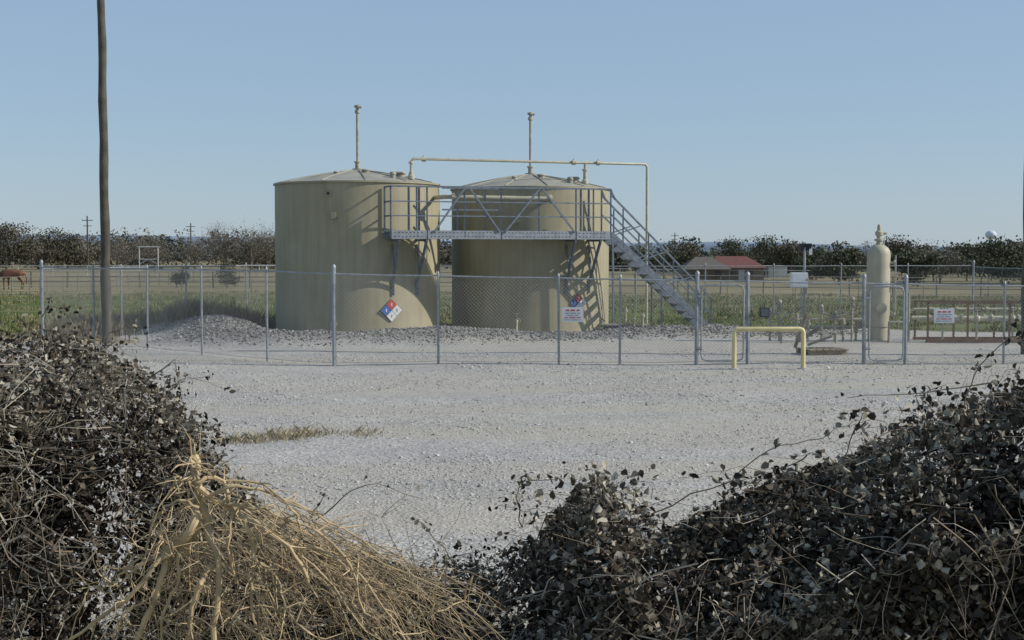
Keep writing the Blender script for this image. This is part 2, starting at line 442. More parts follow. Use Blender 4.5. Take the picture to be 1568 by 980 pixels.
# ---------------------------------------------------------------- chain link fence
m=MB()
def rz(x): return 1.93-.018*(x+3.8) if x>-3.8 else 1.98
def fence(pts,bigset=(),h=None,wr=.0022):
    for i in range(len(pts)):
        x,y=pts[i]; zt=(h or rz(x))+(.14 if i in bigset else .03); r=.042 if i in bigset else .026
        zg=Hf(x,y); lx,ly=random.gauss(0,.012),random.gauss(0,.012)
        m.tube([(x-lx,y-ly,zg-.1),(x,y,zt)],r,8,0)
        m.lathe((x,y,zt),[(r*1.15,-.02),(r*1.15,.02),(r*.5,.06),(.004,.07)],8,0)
        if i==len(pts)-1: break
        x2,y2=pts[i+1]; a=Vector((x,y,0)); b_=Vector((x2,y2,0)); Lg=(b_-a).length; t=(b_-a)/Lg
        z1=h or rz(x); z2=h or rz(x2); g1=Hf(x,y)+.05; g2=Hf(x2,y2)+.05
        m.tube([(x,y,z1),((x+x2)/2,(y+y2)/2,(z1+z2)/2-.012),(x2,y2,z2)],.018,6,0)
        m.tube([(x,y,g1+.02),((x+x2)/2,(y+y2)/2,g1*.5+g2*.5+.0),(x2,y2,g2+.02)],.004,4,0)
        hh=1.84; st_=.08; k=-hh
        off=t.cross(Vector((0,0,1)))*.03
        while k<Lg:
            for sg in (1,-1):
                lo=max(0,k); hi=min(Lg,k+hh)
                if hi>lo+.02:
                    def pz(q):
                        w=(q-k)/hh
                        if sg<0: w=1-w
                        zb_=g1+(g2-g1)*q/Lg; zt_=z1+(z2-z1)*q/Lg
                        return zb_+(zt_-zb_)*w
                    p=a+t*lo+off; q=a+t*hi+off
                    m.tube([(p.x,p.y,pz(lo)),(q.x,q.y,pz(hi))],wr,3,1,caps=False)
            k+=st_
front=[(-3.76,30),(-1.56,30),(.98,30),(2.29,30),(3.91,30)]
fence(front,(0,4))
fence([(3.91,30),(4.97,30.0)],(1,))
fence([(4.97,30),(7.45,30.1),(8.35,30.15),(10.5,30.3),(12.9,30.5),(15.4,30.7),(17.8,31)],(1,2))
fence([(-3.76,30),(-5.37,31.1),(-7.2,32.95),(-8.85,34.5),(-10.6,36),(-12.4,37.5)],(5,))
fence([(-12.4,37.5),(-11.1,40.4),(-9.9,43.2),(-8.6,46),(-7.3,48.8),(-6,52)],(5,),1.95,.0014)
fence([(-6,52)]+[(-6+24*k/9,52+3.5*k/9) for k in range(1,10)],(9,),1.85,.0014)
fence([(18,55.5),(18,50),(17.9,45),(17.9,40),(17.8,35),(17.8,31)],(5,),1.8,.0014)
m.build('chain_link_fence',[galv,mat('fence_wire',(.33,.33,.32),.6)])

m=MB()
def gate(x0,x1,y,z0,z1):
    c=.12
    loop=[(x0+c,z0),(x1-c,z0),(x1-.03,z0+.03),(x1,z0+c),(x1,z1-c),(x1-.03,z1-.03),(x1-c,z1),(x0+c,z1),(x0+.03,z1-.03),(x0,z1-c),(x0,z0+c),(x0+.03,z0+.03),(x0+c,z0)]
    m.tube([(a_,y,b_) for a_,b_ in loop],.019,8,0)
    for z in (z0+.25,z1-.25): m.tube([(x0-.08,y,z),(x0+.02,y,z)],.03,8,0)
gate(3.99,4.88,29.93,.1,1.70)
gate(7.54,8.26,29.97,.1,1.66)
m.build('fence_gate',[galv])

def fsign(x,y,z,w,h):
    m=MB(); m.box((x,y,z),(w,.012,h),0)
    for k in (-1,1):
        for l in (-1,1): m.tube([(x+k*w*.45,y-.012,z+l*h*.42),(x+k*w*.45,y+.03,z+l*h*.42)],.006,6,1)
    for wd,xo in ((.16,-.24),(.2,0),(.14,.25)): m.box((x+xo*w,y-.008,z+h*.3),(w*wd,.004,h*.1),2)
    for k,(ws,hh) in enumerate((((.2,.25,.15),.05),((.3,.2),.04),((.15,.3,.2),.06),((.25,.3,.12),.04))):
        tot=sum(ws)+.06*(len(ws)-1); xx=-tot/2
        for wd in ws:
            m.box((x+(xx+wd/2)*w,y-.008,z+h*(.1-.15*k)),(w*wd,.004,h*hh),1 if k!=2 else 2); xx+=wd+.06
    m.build('warning_sign',[white,mat('sign_text',(.25,.25,.28)),red],smooth=False)
fsign(1.28,29.93,1.07,.45,.31); fsign(9.17,30.15,1.03,.43,.30)
m=MB(); m.box((5.32,29.95,1.12),(.2,.1,.2),0); m.box((5.32,29.9,1.12),(.16,.01,.16),1); m.tube([(5.32,29.95,1.22),(5.32,29.95,1.3),(5.37,29.98,1.3)],.01,6,0)
m.build('meter_box',[dark,mat('grey_plastic',(.12,.13,.14))])

m=MB()
m.tube([(4.50,28.75,-.1),(4.50,28.75,.76),(4.52,28.75,.81),(4.57,28.75,.83),(5.83,28.75,.83),(5.88,28.75,.81),(5.90,28.75,.76),(5.90,28.75,-.1)],.048,12,0)
for x in (4.5,5.9): m.lathe((x,28.75,Hf(x,28.75)-.02),[(.12,0),(.11,.04),(.05,.05)],14,1)
m.build('yellow_pipe_barrier',[yel,mat('concrete_footing',(.38,.37,.35))])

# ---------------------------------------------------------------- separator & piping
sx_,sy_=9.79,38.0
m=MB()
m.lathe((sx_,sy_,0),[(.34,0),(.34,.03),(.27,.04),(.27,.38),(.305,.40),(.305,2.32),(.29,2.42),(.24,2.5),(.15,2.56),(.07,2.58),(.07,2.68),(.12,2.68),(.12,2.73),(.06,2.74),(.06,2.8),(.1,2.84),(.1,2.92),(.05,2.96),(.05,3.06),(.03,3.12)],28,0)
m.tube([(sx_+.05,sy_,2.88),(sx_+.2,sy_,2.88)],.035,8,0)
for z in (.7,1.45,2.1):
    m.tube([(sx_+.25,sy_-.1,z),(sx_+.42,sy_-.12,z)],.035,8,0); m.tube([(sx_+.38,sy_-.12,z),(sx_+.41,sy_-.12,z)],.075,10,0)
m.tube([(sx_+.42,sy_-.12,.7),(sx_+.42,sy_-.12,2.3)],.022,8,1)
m.tube([(sx_-.27,sy_-.1,1.3),(sx_-.42,sy_-.14,1.3),(sx_-.42,sy_-.14,.3)],.04,8,0)
m.box((sx_+.1,sy_-.31,1.55),(.14,.02,.1),2); m.tube([(sx_,sy_-.28,.9),(sx_,sy_-.36,.9)],.14,14,0)
m.build('separator_vessel',[mat('vessel_paint',(.42,.39,.29),.6,.12,3,streak=.12),galv,white])

def wheel(m,c,r,mi):
    c=Vector(c); pts=[c+Vector((math.cos(a)*r,0,math.sin(a)*r)) for a in np.linspace(0,2*math.pi,13)]
    m.tube(pts,.01,5,mi,caps=False)
    m.tube([c-Vector((r,0,0)),c+Vector((r,0,0))],.007,4,mi); m.tube([c-Vector((0,0,r)),c+Vector((0,0,r))],.007,4,mi)
m=MB()
m.tube([(6.8,38,.38),(9.4,38,.38)],.05,10,0)
m.tube([(7.3,37.4,.62),(9.2,37.4,.62),(9.3,37.6,.62),(9.3,38,.38)],.035,10,0)
for x,zt in ((6.9,.85),(7.15,1.0),(7.5,.72),(7.8,.6),(8.15,.95),(8.5,.8),(8.72,.6),(8.95,1.1),(9.2,.7)):
    y=37.4 if x>7.2 and x<9.1 else 38
    m.tube([(x,y,-.05),(x,y,zt)],.032,8,0)
    m.lathe((x,y,zt-.12),[(.035,0),(.07,0),(.07,.035),(.04,.04),(.055,.09),(.04,.15),(.02,.18)],10,0)
    for z in (.22,.5): m.lathe((x,y,z),[(.035,0),(.065,0),(.065,.04),(.035,.04)],10,0)
    if zt>.75: wheel(m,(x,y-.1,zt-.1),.09,1); m.tube([(x,y-.1,zt-.1),(x,y,zt-.1)],.012,5,1)
m.tube([(6.9,38,.75),(7.15,38,.75)],.035,8,0); m.tube([(8.15,37.4,.8),(8.5,37.4,.66),(8.95,37.4,.8)],.03,8,0)
m.sphere((7.15,38,1.05),.07,0); m.sphere((8.95,37.4,1.15),.075,0)
m.tube([(9.9,37.3,-.05),(9.9,37.3,.55),(10.3,37.3,.55),(10.3,37.3,-.05)],.04,8,0)
m.tube([(10.5,37.6,-.05),(10.5,37.6,1.3)],.03,8,0)
m.tube([(7.0,36.9,-.02),(7.0,36.9,.3),(8.4,36.8,.3),(8.4,36.8,-.02)],.03,8,0)
m.tube([(8.0,38.4,.0),(8.0,38.4,1.25),(8.3,38.4,1.25),(8.3,38.4,.9)],.02,8,0)
m.build('valve_manifold',[pipeg,mat('handwheel_grey',(.2,.2,.2))])

m=MB(); x,y=7.85,38.2
m.tube([(x,y,-.1),(x,y,2.5)],.035,8,0)
m.box((x-.17,y-.12,1.64),(.44,.22,.40),1); m.box((x-.17,y-.235,1.64),(.38,.012,.34),1); m.box((x+.02,y-.245,1.64),(.02,.02,.07),2)
m.box((x,y-.05,2.52),(.34,.22,.03),2,Matrix.Rotation(R(-50),3,'X')); m.tube([(x,y,2.4),(x,y-.05,2.52)],.02,6,0)
m.box((x+.16,y,2.42),(.08,.06,.22),1); m.tube([(x-.1,y-.1,1.44),(x-.1,y-.1,.0)],.018,6,0); m.tube([(x-.25,y-.1,1.44),(x-.25,y-.1,.9),(x-.7,y-.1,.5)],.012,6,0)
m.build('solar_control_cabinet',[galv,white,mat('solar_cell',(.02,.025,.04),.25)])

rust=mat('red_oxide_frame',(.19,.12,.085),.85,.35,6)
m=MB()
for y in (37.4,38.6):
    m.beam((10.9,y,.04),(14.2,y,.04),.06,.08,1)
    for x in (10.95,12.0,13.1,14.1): m.beam((x,y,.08),(x,y,1.05),.045,.045,1)
    m.beam((10.9,y,1.05),(14.2,y,1.05),.045,.045,1)
for z,yy,r in ((.62,37.6,.07),(.62,38.2,.055),(.86,38.0,.035)):
    m.tube([(10.75,yy,z),(14.4,yy,z)],r,12,0)
    for x in (11.2,11.9,12.7,13.4,14.0): m.tube([(x-.03,yy,z),(x+.03,yy,z)],r*1.7,12,0)
for x in (11.4,12.3,13.25):
    m.tube([(x,37.6,.0),(x,37.6,.9)],.03,8,0); wheel(m,(x,37.5,.9),.1,2); m.sphere((x,37.6,.62),.1,0)
m.build('meter_pipe_skid',[pipeb,rust,dark])

wood=mat('weathered_wood',(.30,.245,.17),.9,.35,5,.3)
m=MB()
Mz=Matrix.Rotation(R(14),3,'Z')
for k in range(3):
    m.box(Vector((7.25,33.2,.06))+Mz@Vector((0,k*.32-.3,0)),(.95,.09,.1),0,Mz)
for k in range(6):
    m.box(Vector((7.25,33.2,.125))+Mz@Vector((-.42+k*.17,0,0)),(.13,.8,.025),0,Mz)
m.beam((6.95,33.4,.2),(7.5,33.3,.42),.5,.03,0); m.beam((6.75,33.4,.3),(7.25,33.5,.6),.08,.08,0); m.beam((6.7,33.6,.12),(6.95,33.5,.95),.05,.08,0)
m.build('wooden_pallet',[wood])
m=MB()
m.box((2.9,41.2,.12),(.5,.35,.2),1); m.box((2.9,41.2,.23),(.44,.3,.03),1)
for x,z in ((3.3,.75),(3.55,.5),(3.8,.6)):
    m.tube([(x,41.3,-.05),(x,41.3,z)],.035,8,0); m.lathe((x,41.3,z-.1),[(.04,0),(.07,0),(.07,.05),(.04,.06),(.04,.12)],10,0)
m.tube([(2.6,41.5,.25),(4.0,41.3,.25)],.045,8,0)
m.build('load_line_valves',[pipeg,dark])

# ---------------------------------------------------------------- utility poles
pw=mat('creosote_pole_wood',(.085,.078,.058),.9,.4,3,.5)
def upole(x,y,r,lean):
    m=MB(); pts=[];rs=[]
    for k in range(24):
        z=-.3+k*.5; pts.append((x+lean*z+.012*math.sin(k*1.3),y+.01*math.sin(k),z)); rs.append((r-.0035*z)*(1+.05*math.sin(k*2.1)))
    m.tube(pts,rs,14,0)
    m.box((x+lean*10.6,y-.12,10.6),(2.4,.1,.12),0)
    for k in (-1.05,-.4,.4,1.05): m.lathe((x+lean*10.6+k,y-.12,10.66),[(.03,0),(.05,.05),(.05,.12),(.02,.14)],8,0)
    m.build('utility_pole',[pw])
upole(-10.28,36,.125,-.002); upole(11.97,33,.14,-.001)

# ---------------------------------------------------------------- grasses
def blades(name,x,y,h,w,stops,nb=5,spread=.1,lean=.35):
    n=len(x); x=np.repeat(x,nb)+rng.normal(0,spread,n*nb); y=np.repeat(y,nb)+rng.normal(0,spread,n*nb)
    hh=np.repeat(h,nb)*rng.uniform(.5,1.1,n*nb); ww=np.repeat(w,nb); z=H(x,y)-.01
    a=rng.uniform(0,6.28,n*nb); l=hh*rng.uniform(0,lean,n*nb)*1.0; b2=rng.uniform(0,6.28,n*nb)
    dx,dy=np.cos(a)*ww,np.sin(a)*ww
    v0=np.stack([x-dx,y-dy,z],-1); v1=np.stack([x+dx,y+dy,z],-1)
    mx=x+np.cos(b2)*l*.4; my=y+np.sin(b2)*l*.4
    v2=np.stack([mx+dx*.6,my+dy*.6,z+hh*.6],-1); v3=np.stack([x+np.cos(b2)*l+.001,y+np.sin(b2)*l,z+hh],-1)
    VV=np.stack([v0,v1,v2,v3],1).reshape(-1,3); FF=np.arange(len(x)*4).reshape(-1,4)
    np_mesh(name,VV,FF,[leafmat(name+'_mat',stops,0,.8)],rnd=np.clip(np.repeat(rng.random(n),nb)+rng.normal(0,.12,n*nb),0,1))
n=20000; y=42+ (rng.random(n)**1.6)*60; x=(rng.random(n)*2-1)*(y*.42+3)
k=(gravel_mask(x,y)<.3)&(sn(x,y,.4)>-.6); x,y=x[k],y[k]
blades('pasture_grass',x,y,rng.uniform(.05,.17,len(x))*(1+.8*(sn(x,y,.3)>.6)),np.full(len(x),.02),[(0,(.08,.11,.032)),(.5,(.135,.165,.052)),(.75,(.25,.215,.115)),(1,(.34,.29,.175))],6,.18)
n=3600; s=rng.random(n); x=-13.2+s*8.2+rng.normal(0,.5,n); y=42.3+rng.normal(0,1.3,n)-s*.5
k=(gravel_mask(x,y)<.6)&(sn(x,y,1.2)>-.5); x,y=x[k],y[k]
blades('dry_weeds',x,y,rng.uniform(.2,.6,len(x)),np.full(len(x),.009),[(0,(.09,.08,.045)),(.5,(.20,.17,.105)),(1,(.33,.285,.19))],8,.13,.5)
n=420; x=rng.uniform(-3.7,-1.8,n); y=18.1+.35*np.sin(x*2)+rng.normal(0,.25,n)
k=sn(x,y,2.2)>.0; x,y=x[k],y[k]
blades('dry_grass_tuft',x,y,rng.uniform(.02,.12,len(x)),np.full(len(x),.004),[(0,(.16,.135,.08)),(.5,(.29,.245,.155)),(1,(.44,.385,.26))],6,.09,1.3)
n=900; x=rng.uniform(-5.5,5.5,n); y=rng.uniform(8.4,9.8,n)+.3*np.sin(x*3); k=sn(x,y,2.)>.2; x,y=x[k],y[k]
blades('verge_grass',x,y,rng.uniform(.04,.2,len(x)),np.full(len(x),.004),[(0,(.09,.11,.045)),(.5,(.22,.19,.11)),(1,(.4,.345,.22))],8,.07,1.0)

# ---------------------------------------------------------------- pasture fences
def pfence(name,p0,p1,sp,h,rails,r,m_,wob=0):
    m=MB(); a=Vector((*p0,0)); b_=Vector((*p1,0)); n=int((b_-a).length/sp)
    P=[a+(b_-a)*k/n for k in range(n+1)]
    for i,p in enumerate(P):
        g0=Hf(p.x,p.y); m.tube([(p.x,p.y,g0-.1),(p.x+random.uniform(-wob,wob),p.y,g0+h)],r,5,0)
        if i<n:
            q=P[i+1]; g1=Hf(q.x,q.y)
            for z in rails: m.tube([(p.x,p.y,g0+z),(q.x,q.y,g1+z)],r*.6,4,0,caps=False)
    m.build(name,[m_])
greyp=mat('grey_fence_pipe',(.20,.19,.17),.8); pale=mat('pale_fence_pipe',(.40,.40,.38),.7)
pfence('pasture_fence',(-75,118),(6,112),3,1.35,(1.3,.9,.5),.06,greyp,.05)
pfence('pasture_fence',(-90,165),(-10,170),4,1.4,(1.35,.7),.07,pale)
pfence('pasture_fence',(-32,66),(40,72),3.2,1.2,(1.15,.85,.5,.25),.018,greyp,.04)
pfence('pasture_fence',(6,105),(80,98),3,1.35,(1.3,.9,.5),.05,greyp,.05)
pfence('pasture_fence',(-20,200),(120,190),5,1.4,(1.35,.7),.06,pale)
pfence('pasture_fence',(-30,56),(-30,160),3.2,1.2,(1.15,.6),.03,greyp,.04)
m=MB(); g0=Hf(-56,220)
for x in (-57.6,-54.7): m.tube([(x,220,g0-.2),(x,220,3.2)],.08,8,0)
m.tube([(-57.9,220,3.1),(-54.4,220,3.1)],.08,8,0); m.tube([(-57.6,220,1.2),(-54.7,220,1.2)],.07,6,0)
m.tube([(-57.6,220,.4),(-56.2,220,1.2),(-54.7,220,.4)],.05,6,0)
m.build('arena_gate_frame',[mat('arena_white',(.5,.5,.5),.6)])

# ---------------------------------------------------------------- house, water tower, far poles
m=MB(); hy=200; zb_=Hf(25,hy)-.2; wt=.1; rg=1.75
m.box((29.5,hy,(zb_+wt)/2),(10.5,7,wt-zb_),0)
def roof(x0,x1,y0,y1,z0,z1,mi,e=.5):
    ym=(y0+y1)/2
    vs=[(x0-e,y0-e,z0),(x1+e,y0-e,z0),(x1+e,y1+e,z0),(x0-e,y1+e,z0),(x0+1.8,ym,z1),(x1-1.8,ym,z1)]
    m.add(vs,[[0,1,5,4],[1,2,5],[2,3,4,5],[3,0,4],[3,2,1,0]],mi)
roof(27,34.7,196.5,203.5,wt+.02,rg,1)
m.box((25.6,hy-1,(zb_+wt)/2-.1),(4.2,6,wt-zb_-.1),0); roof(23.8,29.6,195.2,202,wt-.15,rg-.1,2)
m.box((36.8,hy-1,-.45),(2.6,4,1.6),3); m.box((36.8,hy-1,.39),(3,4.4,.08),3)
for x in (28.5,30.6,32.8): m.box((x,hy-3.52,-.7),(.9,.06,.9),4)
m.box((25.4,hy-4.02,-.75),(1,.06,.9),4); m.box((31.7,hy-3.53,-.9),(.8,.06,1.6),3)
m.build('red_roof_house',[mat('brick_wall',(.17,.13,.10),.9),mat('red_metal_roof',(.16,.058,.045),.7,.15,2),mat('brown_shingle_roof',(.12,.105,.09),.9,.2,3),mat('shed_white',(.5,.5,.48),.7),dark],smooth=False)
m=MB(); wx,wy=(1516-784)/2178*2600,2600
m.lathe((wx,wy,-2),[(5,0),(2.6,2),(2.4,6),(2.4,25),(4,27),(8,30),(10,34),(9.6,37.5),(6.5,41),(.2,43)],20,0)
m.build('water_tower',[mat('water_tower_paint',(.60,.65,.72),.7)])
for px_,d in ((293,280),(135,230),(1033,330)):
    m=MB(); x=(px_-784)/2178*d; g0=Hf(x,d)
    m.tube([(x,d,g0),(x,d,g0+9)],[.16,.11],7,0); m.box((x,d,g0+8.3),(1.8,.1,.12),0); m.box((x,d,g0+7.4),(1.4,.1,.1),0)
    m.build('utility_pole',[pw])

# ---------------------------------------------------------------- trees
bark=mat('tree_bark',(.15,.13,.105),.95,.3,2)
def tree(name,x,y,h,w,nleaf,ls,stops,low=.15,bare=False,seed=0):
    r=np.random.default_rng(seed); g0=Hf(x,y); m=MB()
    m.tube([(x,y,g0-.2),(x+r.normal(0,.05)*h,y,g0+h*.35),(x+r.normal(0,.06)*h,y,g0+h*.75)],[h*.03,h*.02,h*.008],7,0)
    tips=[]
    for k in range(26 if bare else 14):
        z0=g0+h*r.uniform(.12,.6); a=r.uniform(0,6.28); rad=w*.5*r.uniform(.5,1)
        z1=g0+h*r.uniform(low+.15,1)
        e=1-((z1-g0)/h-.55)**2*2.2; rad*=max(.25,e)
        p1=Vector((x+math.cos(a)*rad,y+math.sin(a)*rad,z1)); p0=Vector((x,y,z0)); pm=(p0+p1)/2+Vector((0,0,h*.05))
        m.tube([p0,pm,p1],[h*.010,h*.006,h*.002],5,0); tips.append(p1); tips.append(pm)
        for q in range(7 if bare else 3):
            s=pm.lerp(p1,r.random()); e_=s+Vector(r.normal(0,1,3)*h*.1)+Vector((0,0,h*.06))
            m.tube([s,e_],[h*.004,h*.001],3,0); tips.append(e_)
            if bare:
                for _ in range(4):
                    f=s.lerp(e_,r.random()); m.tube([f,f+Vector(r.normal(0,1,3)*h*.05)+Vector((0,0,h*.03))],[h*.0022,h*.0008],3,0)
    T=np.array([list(t) for t in tips]); idx=r.integers(0,len(T),nleaf)
    C=T[idx]+r.normal(0,1,(nleaf,3))*np.array([w*.09,w*.09,h*.06]); C[:,2]=np.maximum(C[:,2],g0+h*low*.4)
    V1,F1=quad_arrays(C,r.uniform(.6,1.3,nleaf)*ls,r)
    o=m.build(name,[bark])
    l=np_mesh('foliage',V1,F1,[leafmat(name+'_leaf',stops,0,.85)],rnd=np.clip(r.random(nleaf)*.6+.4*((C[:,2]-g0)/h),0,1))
    e=bpy.data.objects.new(name,None); scene.collection.objects.link(e)
    o.name='trunk_and_limbs'; o.parent=e; l.parent=e; e.name=name
GREEN=[(0,(.03,.036,.022)),(.5,(.058,.066,.038)),(1,(.105,.112,.068))]
GREY=[(0,(.10,.092,.075)),(.5,(.165,.15,.12)),(1,(.26,.235,.19))]
OLIVE=[(0,(.045,.042,.03)),(.5,(.09,.083,.058)),(1,(.15,.135,.095))]
def tx(px,d): return (px-784)/2178*d
for i,(px_,d,h,w) in enumerate(((300,255,6.2,9),(345,262,8.0,8),(385,258,7.6,8.5),(412,262,6.8,7),(1440,150,3.8,5.5),(230,268,6,9),(1345,240,5.5,8),(180,262,5.6,8))):
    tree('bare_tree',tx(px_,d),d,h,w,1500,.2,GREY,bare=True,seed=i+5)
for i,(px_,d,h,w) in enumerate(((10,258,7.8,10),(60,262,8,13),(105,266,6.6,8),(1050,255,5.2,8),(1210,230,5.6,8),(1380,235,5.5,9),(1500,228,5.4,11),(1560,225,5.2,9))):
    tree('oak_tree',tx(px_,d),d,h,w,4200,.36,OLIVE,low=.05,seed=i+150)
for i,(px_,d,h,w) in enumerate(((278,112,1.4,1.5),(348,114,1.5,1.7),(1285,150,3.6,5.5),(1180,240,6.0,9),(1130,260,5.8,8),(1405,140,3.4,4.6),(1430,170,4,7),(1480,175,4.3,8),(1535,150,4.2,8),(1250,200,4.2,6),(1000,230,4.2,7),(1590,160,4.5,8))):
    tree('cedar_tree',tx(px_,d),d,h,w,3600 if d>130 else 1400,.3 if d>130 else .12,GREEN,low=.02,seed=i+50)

def tree_mass(name,d0,d1,count,hl,hr,npt,ls,stops,seed,spread=.62):
    r=np.random.default_rng(seed); CC=[];RN=[]
    for k in range(count):
        d=r.uniform(d0,d1); x=r.uniform(-spread,spread)*d
        t=float(sstep(-.25,.35,x/d)); h=(hl+(hr-hl)*t)*r.uniform(.35,1.15)*(1+.18*float(sn(x,d,.02))); w=h*r.uniform(.9,1.7); g0=Hf(x,d)
        nl=7; lob=np.stack([x+r.normal(0,w*.25,nl),d+r.normal(0,w*.25,nl),g0+h*r.uniform(.3,.8,nl)],-1); lr=h*r.uniform(.14,.27,nl)
        idx=r.integers(0,nl,npt); dr=r.normal(0,1,(npt,3)); dr/=np.linalg.norm(dr,axis=1,keepdims=True)
        C=lob[idx]+dr*(lr[idx]*r.uniform(.6,1.1,npt))[:,None]*np.array([1.3,1.3,1.0])
        low=r.random(npt)<.3; C[low,2]=g0+r.random(low.sum())*h*.35; C[low,0]=x+r.normal(0,w*.4,low.sum())
        tone=r.normal(0,.25)
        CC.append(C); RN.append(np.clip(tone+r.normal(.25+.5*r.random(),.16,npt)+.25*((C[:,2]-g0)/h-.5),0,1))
    C=np.concatenate(CC); rn=np.concatenate(RN)
    V1,F1=quad_arrays(C,r.uniform(.6,1.4,len(C))*ls,r)
    np_mesh(name,V1,F1,[leafmat(name+'_mat',stops,0,.9)],rnd=rn)
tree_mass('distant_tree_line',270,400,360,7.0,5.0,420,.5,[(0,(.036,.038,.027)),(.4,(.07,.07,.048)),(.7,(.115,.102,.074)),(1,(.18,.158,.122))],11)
tree_mass('far_tree_line',500,800,420,10.5,8,180,1.2,[(0,(.065,.075,.075)),(.5,(.10,.11,.105)),(1,(.16,.16,.145))],12)  # bluish leaf tones carry the distance haze in the colour
def hills(name,d,zf,colr,seed):
    xs_=np.linspace(-1.0*d,1.0*d,500); top=zf(xs_/d)+sn(xs_,xs_*0+seed*50,14/d)*.0012*d+sn(xs_,xs_*0+seed*90,90/d)*.0003*d
    rows=[(0,-5),(0.0,0.6),(.02,1.0),(.2,1.0),(.3,-.2)]
    VV=[];
    for dy,f in rows: VV.append(np.stack([xs_,np.full(500,d+dy*d),np.where(f<0,-5,top*f)],-1))
    VV=np.concatenate(VV); i=np.arange(len(rows)-1)[:,None]*500+np.arange(499)[None,:]
    FF=np.stack([i,i+1,i+501,i+500],-1).reshape(-1,4)
    np_mesh(name,VV,FF,[mat(name+'_mat',colr,1,.15,.02)],smooth=True)
hills('distant_hills',3200,lambda u: 3200*(.0125-.009*sstep(-.4,.5,u)),(.20,.26,.33),1)  # blue-grey surface colour has aerial haze baked in
hills('distant_hills',1700,lambda u: 1700*(.0075-.006*sstep(-.3,.2,u)),(.13,.165,.18),2)  # nearer ridge, haze tint likewise baked into its colour

# ---------------------------------------------------------------- horse
def horse(x,y):
    g0=Hf(x,y)
    J={ 'pelvis':(.62,0,1.28,.27,.3),'croup':(.82,0,1.25,.2,.24),'back':(.2,0,1.25,.26,.31),'chest':(-.35,0,1.22,.27,.34),
        'with':(-.62,0,1.3,.2,.27),'n1':(-.85,0,1.18,.13,.2),'n2':(-1.12,0,.85,.1,.15),'poll':(-1.33,0,.55,.09,.12),'face':(-1.38,0,.35,.07,.09),'muz':(-1.38,0,.12,.055,.06),
        'tail1':(1.02,0,1.18,.05,.05),'tail2':(1.12,0,.8,.06,.06),'tail3':(1.1,0,.4,.03,.03)}
    E=[('pelvis','croup'),('pelvis','back'),('back','chest'),('chest','with'),('with','n1'),('n1','n2'),('n2','poll'),('poll','face'),('face','muz'),('croup','tail1'),('tail1','tail2'),('tail2','tail3')]
    for s,sg in (('l',-1),('r',1)):
        o=.12*(1 if sg>0 else -1)
        J['sh'+s]=(-.45+o,sg*.17,.95,.11,.14); J['kn'+s]=(-.47+o,sg*.17,.5,.055,.06); J['fe'+s]=(-.46+o,sg*.17,.14,.04,.045); J['fh'+s]=(-.5+o,sg*.17,.03,.06,.06)
        J['st'+s]=(.55-o,sg*.17,.88,.12,.16); J['ho'+s]=(.82-o,sg*.17,.52,.055,.065); J['hf'+s]=(.76-o,sg*.17,.14,.04,.045); J['hh'+s]=(.72-o,sg*.17,.03,.06,.06)
        E+= [('chest','sh'+s),('sh'+s,'kn'+s),('kn'+s,'fe'+s),('fe'+s,'fh'+s),('pelvis','st'+s),('st'+s,'ho'+s),('ho'+s,'hf'+s),('hf'+s,'hh'+s)]
        J['ear'+s]=(-1.27,sg*.08,.66,.025,.03); E.append(('poll','ear'+s))
    names=list(J); me=bpy.data.meshes.new('horse')
    me.from_pydata([(x+J[k][0],y+J[k][1],g0+J[k][2]) for k in names],[(names.index(a),names.index(b_)) for a,b_ in E],[])
    o=bpy.data.objects.new('horse',me); scene.collection.objects.link(o)
    md=o.modifiers.new('skin','SKIN'); md.use_smooth_shade=True
    for i,k in enumerate(names):
        sv=me.skin_vertices[0].data[i]; sv.radius=(J[k][3],J[k][4]); sv.use_root=(i==0)
    o.modifiers.new('sub','SUBSURF').levels=1
    me.materials.append(mat('chestnut_coat',(.17,.075,.042),.6,.25,3))
horse(-38.3,109)

# ---------------------------------------------------------------- foreground thicket
prof=np.array([(-6,1.7),(-4.5,1.85),(-3.2,1.9),(-2.7,1.95),(-2.49,1.96),(-2.22,1.83),(-2.01,1.63),(-1.80,1.48),(-1.67,1.27),(-1.55,1.1),(-1.32,.92),(-.98,.72),(-.63,.62),(-.36,.62),(-.08,.72),(.16,.76),(.30,.98),(.42,1.1),(.56,1.12),(.66,.92),(.92,.89),(1.26,1.04),(1.78,1.22),(2.12,1.38),(2.36,1.48),(2.7,1.62),(3.2,1.8),(4.5,1.9),(6,1.8)])
def top(x): return np.interp(x,prof[:,0],prof[:,1])
def htop(x,y):
    t=top(x)+.05*sn(x,y,3.1)+.05*sn(x,y,7.)
    return t-.16*(y-7.5)**2*(y>7.5)-.19*np.maximum(0,7.5-y)
def clump(x,y,z): return np.sin(x*7.1+1.3*np.sin(y*5))+np.sin(y*6.3+2*np.sin(z*6))+np.sin(z*8.7+1.7*np.sin(x*6.1))+.7*np.sin(x*17+z*13)
def inp(x): return (x>-2.0)&(x<-.12)
def pocket(x,y): return inp(x)&(y<6.95)
def sample(n,x0,x1,shell):
    x=rng.uniform(x0,x1,n); y=rng.uniform(6.3,8.9,n)
    t=htop(x,y); g=H(x,y); z=t-rng.exponential(shell,n)
    ok=(z>g)&(clump(x,y,z)+rng.normal(0,.9,n)>-.35)&~pocket(x,y)
    return np.stack([x,y,z],-1)[ok]
